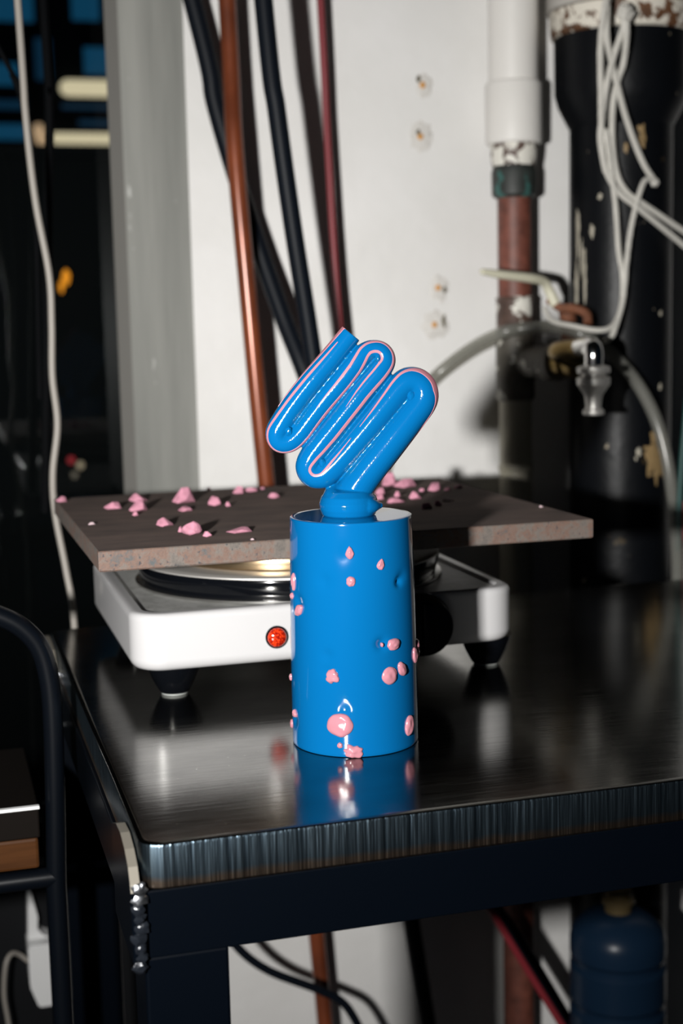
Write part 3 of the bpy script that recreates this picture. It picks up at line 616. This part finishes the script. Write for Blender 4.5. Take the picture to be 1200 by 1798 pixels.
tag(obj('white_cable', tube(hang((-0.1353, 0.4200, 0.5316), (-0.1341, 0.4200, 0.4813), (-0.1325, 0.4200, 0.3962), (-0.1284, 0.4200, 0.3311), (-0.1206, 0.4200, 0.2737), (-0.1204, 0.4200, 0.2335), (-0.1219, 0.4200, 0.1929), (-0.1198, 0.4200, 0.1541), (-0.1253, 0.4200, 0.1153), (-0.1251, 0.4200, 0.0829), (-0.1191, 0.4150, 0.0365), (-0.1152, 0.4100, -0.0052), (-0.1153, 0.4100, -0.1054), (-0.1198, 0.4100, -0.3022)), 0.0028, 12, 10), M['greycable'], None, True, (-0.1341, 0.4200, 0.4813)), 'pale grey white cable hanging in front of the dark window', 'cable')
tag(obj('black_cable', tube(hang((-0.0973, 0.6200, 0.5548), (-0.0962, 0.6200, 0.4952), (-0.0956, 0.6200, 0.4450), (-0.0974, 0.6200, 0.3993), (-0.1032, 0.6200, 0.3119), (-0.1179, 0.6200, 0.0575)), 0.0042, 10, 8), M['blackcable'], None, True, (-0.0962, 0.6200, 0.4952)), 'thick black cable hanging straight down before the window', 'cable')
tag(obj('black_cable', tube(hang((-0.1713, 0.5500, 0.5259), (-0.1459, 0.5500, 0.4756), (-0.1331, 0.5500, 0.4477), (-0.1248, 0.5500, 0.4216), (-0.1180, 0.5500, 0.3664), (-0.1230, 0.5500, 0.1687)), 0.0022, 10, 8), M['blackcable'], None, True, (-0.1415, 0.5500, 0.4687)), 'thin black cable slanting in at the left edge of the window', 'cable')

# ================================================================ riser pipe with tee, valve and tap
rx = (0.3553, 0.6000, 0.3191)[0]; RY = 0.602
riser = thing('riser_pipe', 'vertical water pipe, white painted above and red brown below, on the wall', 'pipe', (rx, RY, -0.62))
def zp(py): return zpix(py)
def Zr(py):
    return {0: (0.3575, 0.6020, 0.5387)[2], 1: 0}.get(py, None)
Z = dict(top=(0.3549, 0.6020, 0.5867)[2], c0=(0.3564, 0.6020, 0.4596)[2], c1=(0.3560, 0.6020, 0.4004)[2], f1=(0.3571, 0.6020, 0.3794)[2], d0=(0.3583, 0.6020, 0.3761)[2], d1=(0.3594, 0.6020, 0.3483)[2], s0=(0.3588, 0.6020, 0.2515)[2], s1=(0.3586, 0.6020, 0.2185)[2], t1=(0.3596, 0.6020, 0.1829)[2], u1=(0.3594, 0.6020, 0.1471)[2], r0=(0.3590, 0.6020, 0.0813)[2], r1=(0.3589, 0.6020, 0.0749)[2], b1=(0.3582, 0.6020, -0.0491)[2])
O = (rx, RY, 0)
xr = rx
obj('upper_pipe', lathe([(0.0245, Z['c0']), (0.0245, 1.4985)], 40, O), M['white_pipe'], riser)
obj('white_collar', lathe([(0.0262, Z['c1']), (0.0280, Z['c1'] + .002), (0.0282, Z['c0'] - .003), (0.0270, Z['c0']), (0.0245, Z['c0'] + .001)], 40, O), M['white_pipe'], riser)
obj('flaking_joint', lathe([(0.0215, Z['f1']), (0.0228, Z['f1'] + .008), (0.0235, Z['c1'] - .004), (0.0225, Z['c1'] + .001)], 40, O), M['flaky'], riser)
obj('dark_collar', lathe([(0.0190, Z['d1']), (0.0222, Z['d1'] + .003), (0.0225, Z['d0'] - .003), (0.0205, Z['f1'] + .0005)], 40, O), M['darkjoint'], riser)
obj('brown_pipe', lathe([(0.0168, Z['t1']), (0.0168, Z['d1'] + .001)], 40, O), M['rustpipe'], riser)
obj('flaky_sleeve', lathe([(0.0172, Z['s1']), (0.0186, Z['s1'] + .002), (0.0186, Z['s0'] - .004), (0.0195, Z['s0'] - .002), (0.0172, Z['s0'])], 40, O), M['flaky'], riser)
obj('tee', lathe([(0.0175, Z['u1']), (0.0198, Z['u1'] + .003), (0.0192, Z['s1'] - .004), (0.0180, Z['s1'])], 40, O), M['tee'], riser)
zc = (0.3825, 0.6000, 0.1857)[2]; BD = Vector((0.25, -0.968, 0)).normalized()
obj('branch', lathe([(0.0155, 0.0), (0.0155, 0.038), (0.0178, 0.040), (0.0178, 0.054), (0.0150, 0.056)], 32, (rx + 0.006, RY - 0.008, zc), BD), M['tee'], riser)
obj('beige_pipe', lathe([(0.0165, Z['b1']), (0.0165, Z['r1']), (0.0172, Z['r1'] + .0005), (0.0180, (Z['r0'] + Z['r1']) / 2), (0.0172, Z['r0']), (0.0165, Z['r0'] + .0005), (0.0165, Z['u1'] + .001)], 40, O), M['beige_pipe'], riser)
obj('lower_pipe', lathe([(0.0165, -0.62), (0.0165, Z['b1'] + .0005)], 40, O), M['rustpipe'], riser)
tap = thing('wall_tap', 'brass wall tap with pale lever and chrome hose connector', 'tap', (0.4142, 0.6000, 0.1975))
tx = rx + 0.006 + BD.x * 0.056; ty = RY - 0.008 + BD.y * 0.056; te = Vector((tx, ty, zc)) + BD * 0.030
obj('brass_body', lathe([(0.0115, 0.0), (0.0135, 0.001), (0.0135, 0.010), (0.0105, 0.012), (0.0105, 0.020), (0.0155, 0.0215), (0.0155, 0.030), (0.012, 0.033), (0.006, 0.034)], 24, (tx, ty, zc), BD), M['brass'], tap)
ny = 0.42; nx = (0.3529, 0.4200, 0.1875)[0]
q = lambda py: (0.3529, 0.4200, 0.1875)[2] + (640 - py) * 0.00049
obj('neck', tube([te, te + BD * 0.012, (nx - 0.008, ny + 0.06, q(619)), (nx - 0.002, ny + 0.022, q(611))], [0.0095, 0.0095, 0.0085, 0.0085], 20, 8), M['brass'], tap)
obj('spout', tube([(nx - 0.0024, ny + 0.024, q(611)), (nx, ny + 0.006, q(608)), (nx, ny, q(618)), (nx, ny, q(642))], [0.0084, 0.0086, 0.0084, 0.0082], 24, 8), M['chrome'], tap)
f_ = 0.90
obj('hose_connector', lathe([(r * f_, q(z)) for r, z in [(0.0100, 731), (0.0105, 729), (0.0105, 723), (0.0078, 720), (0.0076, 716), (0.0084, 700), (0.0094, 694), (0.0125, 686), (0.0150, 679), (0.0163, 676), (0.0163, 664), (0.0158, 663), (0.0118, 660), (0.0118, 656), (0.0160, 655.5), (0.0163, 654.5), (0.0163, 645), (0.0158, 644), (0.0120, 642), (0.0090, 641)]], 40, (nx, ny, 0)), M['satin'], tap)
hb = obj('valve_stem', tube([(0.3933, 0.5520, 0.1987), (0.3906, 0.5500, 0.2177), (0.3864, 0.5450, 0.2361)], [0.009, 0.008, 0.0085], 16, 6), M['rust'], tap)
obj('lever', tube([(0.2879, 0.5200, 0.2737), (0.3083, 0.5250, 0.2709), (0.3418, 0.5350, 0.2676), (0.3611, 0.5450, 0.2644), (0.3689, 0.5490, 0.2557), (0.3740, 0.5470, 0.2435)], [0.0030, 0.0042, 0.0046, 0.0046, 0.0050, 0.0056], 12, 6, 'round'), M['lever'], tap)
obj('lever_bracket', tube([(0.3697, 0.5520, 0.2469), (0.3777, 0.5420, 0.2389), (0.3872, 0.5300, 0.2380), (0.3944, 0.5200, 0.2323), (0.3937, 0.5150, 0.2231)], 0.0044, 10, 6), M['rust'], tap)
tag(obj('clear_hose', tube([(0.1890, 0.6000, -0.0738), (0.2050, 0.6150, 0.0389), (0.2298, 0.6220, 0.1120), (0.2579, 0.6220, 0.1540), (0.2820, 0.6200, 0.1780), (0.3083, 0.6000, 0.2015), (0.3258, 0.5680, 0.2154), (0.3435, 0.5600, 0.2194), (0.3640, 0.5450, 0.2206), (0.3773, 0.5220, 0.2175), (0.3905, 0.5120, 0.2102), (0.4156, 0.5080, 0.1933), (0.4435, 0.5030, 0.1597), (0.4609, 0.4950, 0.1165), (0.4666, 0.4800, 0.0567), (0.4552, 0.4500, 0.0008), (0.4445, 0.4300, -0.0604), (0.4376, 0.4200, -0.1671)], 0.0062, 14, 8), M['clearhose'], None, True, (0.3102, 0.6050, 0.2003)), 'milky clear hose arching over the tap and down past the black drain pipe', 'hose')

# ================================================================ black drain pipe
DX, DY = (0.4589, 0.5750, 0.2606)[0], 0.575
dz = lambda py: (0.4577, 0.5750, 0.5368)[2] - py * 0.0005560
dr = thing('drain_pipe', 'wide black tarred drain pipe with peeling white top flange', 'pipe', (DX, DY, -0.62))
obj('lower_pipe', lathe([(0.0508, -0.62), (0.0508, dz(215)), (0.0490, dz(213))], 64, (DX, DY, 0)), M['tank'], dr)
obj('socket', lathe([(0.0505, dz(222)), (0.0530, dz(214)), (0.0570, dz(200)), (0.0620, dz(182)), (0.0655, dz(160)), (0.0660, dz(62)), (0.0640, dz(60))], 64, (DX, DY, 0)), M['tank'], dr)
obj('flange', lathe([(0.0655, dz(66)), (0.0690, dz(62)), (0.0705, dz(40)), (0.0705, dz(22)), (0.0680, dz(20))], 64, (DX, DY, 0)), M['flange'], dr)
obj('flange_cap', lathe([(0.0700, dz(20)), (0.0735, dz(19)), (0.0735, dz(-90)), (0.0600, dz(-92)), (0.0510, dz(-94)), (0.0508, 1.4985)], 64, (DX, DY, 0)), M['flangecap'], dr)
def flake(px_pt, ry, rz, seed, mk):
    # thin patch hugging the pipe surface, at (angle in degrees, height)
    ang, z = px_pt; b = bmesh.new(); bmesh.ops.create_icosphere(b, subdivisions=3, radius=1.0)
    for v in b.verts:
        d = v.co.normalized(); k = 1 + 0.8 * noise.noise(Vector((d.x, d.y, 0)) * 2.6 + Vector((seed * 3.3, seed, 0)))
        a = math.radians(ang) + d.x * ry * k / 0.0508; rr = 0.0508 + d.z * 0.0006
        v.co = Vector((DX + rr * math.cos(a), DY + rr * math.sin(a), z + d.y * rz * k))
    obj('paint_flake', b, M[mk], dr)
M['flakew'] = mat('old_white_flake', (0.40, 0.37, 0.30), 0.7); M['flaket'] = flaky('tan_flake', (0.04, 0.028, 0.014), (0.26, 0.175, 0.08), 0.42, 130)
for (a, py, ry, rz, mk) in ((-71, 800, .014, .024, 'flaket'), (-96, 793, .0022, .004, 'flakew'), (-99, 805, .0012, .002, 'flakew'), (-67, 680, .0022, .003, 'flakew'), (-67, 550, .0020, .0022, 'flakew'),
                            (-172, 400, .0030, .020, 'flakew'), (-165, 450, .0016, .016, 'flakew'), (-160, 490, .0018, .022, 'flakew'), (-150, 405, .0022, .006, 'flakew'), (-140, 345, .002, .003, 'flakew'), (-175, 500, .003, .02, 'flakew'), (-125, 255, .0016, .004, 'flakew'), (-112, 265, .0018, .005, 'flaket'), (-95, 245, .004, .010, 'flaket')):
    flake((a, dz(py)), ry, rz, abs(a) + py * .1, mk)
# cord looped over the flange
def strand(b, pts, y, r=0.0030):
    pp = catmull([Vector(p) for p in pts], 10); add_tube(b, pp, r, 10, 'round')
bm = bmesh.new()
strand(bm, [(0.4024, 0.4900, 0.5268), (0.3957, 0.4880, 0.5010), (0.3989, 0.5000, 0.4730), (0.4021, 0.5050, 0.4354), (0.4077, 0.5150, 0.4031), (0.4108, 0.5150, 0.3716), (0.4246, 0.5150, 0.3478), (0.4488, 0.5150, 0.3303), (0.5099, 0.5300, 0.2929)], 0)
strand(bm, [(0.4012, 0.4900, 0.5267), (0.4012, 0.4920, 0.4868), (0.4106, 0.5000, 0.4631), (0.4180, 0.5030, 0.4432), (0.4294, 0.5100, 0.4185), (0.4423, 0.5150, 0.3931), (0.4538, 0.5170, 0.3722), (0.4665, 0.5200, 0.3576)], 0)
strand(bm, [(0.4154, 0.4860, 0.5063), (0.4165, 0.4880, 0.4942), (0.4113, 0.4980, 0.4679), (0.4064, 0.5020, 0.4428), (0.4074, 0.5120, 0.4184), (0.4071, 0.5160, 0.3954), (0.4125, 0.5160, 0.3664)], 0)
strand(bm, [(0.4177, 0.4860, 0.5064), (0.4194, 0.4880, 0.4867), (0.4228, 0.5000, 0.4634), (0.4186, 0.5030, 0.4484), (0.4170, 0.5100, 0.4261), (0.4200, 0.5170, 0.3930), (0.4249, 0.5170, 0.3640), (0.4358, 0.5170, 0.3465), (0.4528, 0.5170, 0.3358), (0.5097, 0.5300, 0.3072)], 0)
strand(bm, [(0.4115, 0.5130, 0.4029), (0.4174, 0.5140, 0.3663), (0.4223, 0.5140, 0.3318), (0.4250, 0.5130, 0.2916), (0.4288, 0.5120, 0.2673), (0.4267, 0.5100, 0.2402), (0.4132, 0.5000, 0.2215), (0.3962, 0.4970, 0.2166), (0.3732, 0.5070, 0.2214), (0.3632, 0.5300, 0.2266), (0.3628, 0.5450, 0.2382)], 0, 0.0026)
strand(bm, [(0.4665, 0.5200, 0.3576), (0.4546, 0.5160, 0.3582), (0.4458, 0.5130, 0.3424), (0.4376, 0.5120, 0.3129), (0.4319, 0.5100, 0.2806), (0.4268, 0.5080, 0.2429), (0.4105, 0.4970, 0.2119), (0.4029, 0.4960, 0.2068)], 0, 0.0026)
cordo = tag(obj('rope', bm, M['cord'], None, True, (0.4082, 0.4900, 0.5069)), 'white braided rope looped in long strands down the black drain pipe', 'rope')
obj('knot', blob((0.4665, 0.5190, 0.3564), (.0042, .0034, .0038), 4, .4), M['cord'], cordo)
obj('knot', blob((0.4165, 0.4860, 0.5054), (.0075, .005, .008), 5, .5, 3), M['cord'], cordo)
# two thin hoses at the right
tag(obj('teal_hose', tube([(0.4722, 0.4600, 0.1776), (0.4637, 0.4600, 0.0755), (0.4616, 0.4600, -0.0122), (0.4634, 0.4600, -0.1243)], 0.0030, 10, 6), M['teal'], None, True, (0.4619, 0.4600, 0.0701)), 'thin teal green hose at the far right behind the bench', 'hose')
tag(obj('red_cable', tube([(0.4688, 0.4600, 0.0534), (0.4662, 0.4600, 0.0096), (0.4659, 0.4600, -0.0181), (0.4677, 0.4600, -0.1247)], 0.0022, 10, 6), M['redhose'], None, True, (0.4662, 0.4600, 0.0096)), 'thin red cable beside the teal hose at the far right', 'cable')

# ================================================================ blue bottle under the bench
bx = 0.3945
bt = thing('water_bottle', 'ribbed dark blue plastic water bottle standing under the bench', 'bottle', (bx, 0.45, -0.62))
zt = -0.345
prof = [(0.040, -0.62), (0.0455, -0.615)]
for k in range(5):
    z = -0.605 + k * 0.045
    prof += [(0.0465, z), (0.0465, z + 0.030), (0.0430, z + 0.034), (0.0430, z + 0.039), (0.0465, z + 0.043)]
prof += [(0.0465, zt - 0.022), (0.043, zt - 0.012), (0.033, zt - 0.002), (0.022, zt + 0.004)]
obj('body', lathe(prof, 48, (bx, 0.45, 0)), M['bottle'], bt)
obj('neck', lathe([(0.0130, zt + 0.003), (0.0130, zt + 0.012), (0.0160, zt + 0.013), (0.0160, zt + 0.017), (0.0135, zt + 0.018), (0.0135, zt + 0.026), (0.012, zt + 0.028)], 32, (bx, 0.45, 0)), M['bottleneck'], bt)

# ================================================================ black tube-frame chair at the left
ch = thing('metal_chair', 'black tubular metal chair with brown wooden seat left of the bench', 'chair', (-0.21, 0.13, -0.62))
CY = 0.13
arch = [(-0.2241, 0.1300, 0.0614), (-0.1976, 0.1300, 0.0634), (-0.1844, 0.1300, 0.0592), (-0.1714, 0.1300, 0.0507), (-0.1618, 0.1300, 0.0375), (-0.1573, 0.1300, 0.0185), (-0.1561, 0.1300, -0.0069), (-0.1572, 0.1300, -0.0578), (-0.1592, 0.1300, -0.1130)]
pp = catmull([Vector(p) for p in arch], 8); xe = pp[-1].x
add = [Vector((xe, CY, -0.62))]
obj('back_frame', add_tube(bmesh.new(), pp + add, 0.0062, 16), M['chairpaint'], ch)
z1 = (-0.1796, 0.1300, -0.1088)[2]
obj('cross_rail', add_tube(bmesh.new(), [Vector((-0.46, CY, z1)), Vector((xe, CY, z1))], 0.0062, 16), M['chairpaint'], ch)
zs0, zs1 = (-0.1792, 0.1300, -0.1007)[2], (-0.1771, 0.1300, -0.0605)[2]
xs1 = (-0.1678, 0.1300, -0.0822)[0]; zm = (-0.1781, 0.1300, -0.0809)[2]
obj('seat', box((-0.46, CY - 0.006, zm + 0.0004), (xs1, CY + 0.125, zs1), 0.0012), M['seatboard'], ch, False)
obj('edge_glint', box((-0.46, CY - 0.0075, zs1 - 0.0012), (xs1 + 0.0004, CY - 0.0035, zs1 + 0.0008), 0.0004), M['plastic'], ch, False)  # pale strip added to draw the bright glint along the seat's top edge
obj('apron', box((-0.46, CY - 0.004, zs0), (xs1 - 0.001, CY + 0.02, zm), 0.002), M['wood'], ch, False)
for x in (-0.452,):
    obj('leg', add_tube(bmesh.new(), [Vector((x, CY, zs0)), Vector((x, CY, -0.62))], 0.0062, 12), M['chairpaint'], ch)
for x in (-0.452, xe + 0.005):
    obj('leg', add_tube(bmesh.new(), [Vector((x, CY + 0.09, zs0 + .01)), Vector((x, CY + 0.09, -0.62))], 0.0062, 12), M['chairpaint'], ch)
# white power adapter on the wall under the window
pa = Vector((-0.1446, 0.6400, -0.4005))
ad = thing('power_adapter', 'white power adapter on the dark wall low at the left', 'adapter', (pa.x, WY + 0.009, pa.z))
bm = bmesh.new()
A = [(-0.0115, 0.034), (0.0115, 0.034), (0.0125, -0.030), (-0.004, -0.030), (-0.0115, -0.008)]
fr1 = [bm.verts.new((pa.x + x, WY - 0.028, pa.z + z)) for x, z in A]; bk = [bm.verts.new((pa.x + x, WY + 0.0095, pa.z + z)) for x, z in A]
for k in range(5): bm.faces.new((fr1[k], fr1[(k + 1) % 5], bk[(k + 1) % 5], bk[k]))
bm.faces.new(fr1); bm.faces.new(bk); bmesh.ops.bevel(bm, geom=list(bm.edges), offset=0.0015, segments=2, affect='EDGES')
obj('housing', bm, M['plastic'], ad, False)
bm = bmesh.new()
A = [(-0.0105, 0.034), (0.011, 0.034), (0.004, 0.037), (-0.001, 0.044), (0.000, 0.056), (-0.006, 0.085), (-0.0085, 0.08)]
fr1 = [bm.verts.new((pa.x + x, WY - 0.010, pa.z + z)) for x, z in A]; bk = [bm.verts.new((pa.x + x, WY + 0.0095, pa.z + z)) for x, z in A]
for k in range(7): bm.faces.new((fr1[k], fr1[(k + 1) % 7], bk[(k + 1) % 7], bk[k]))
bm.faces.new(fr1); bm.faces.new(bk)
obj('bracket', bm, M['plastic'], ad, False)  # added shape standing for a sliver of white wall end above the adapter
obj('cable', tube([(-0.1563, 0.6200, -0.3844), (-0.1647, 0.6200, -0.3761), (-0.1724, 0.6150, -0.3721), (-0.1785, 0.6100, -0.3806), (-0.1816, 0.6100, -0.4093), (-0.1793, 0.6100, -0.4361), (-0.1765, 0.6100, -0.4661)], 0.0022, 10, 8), M['greycable'], ad)
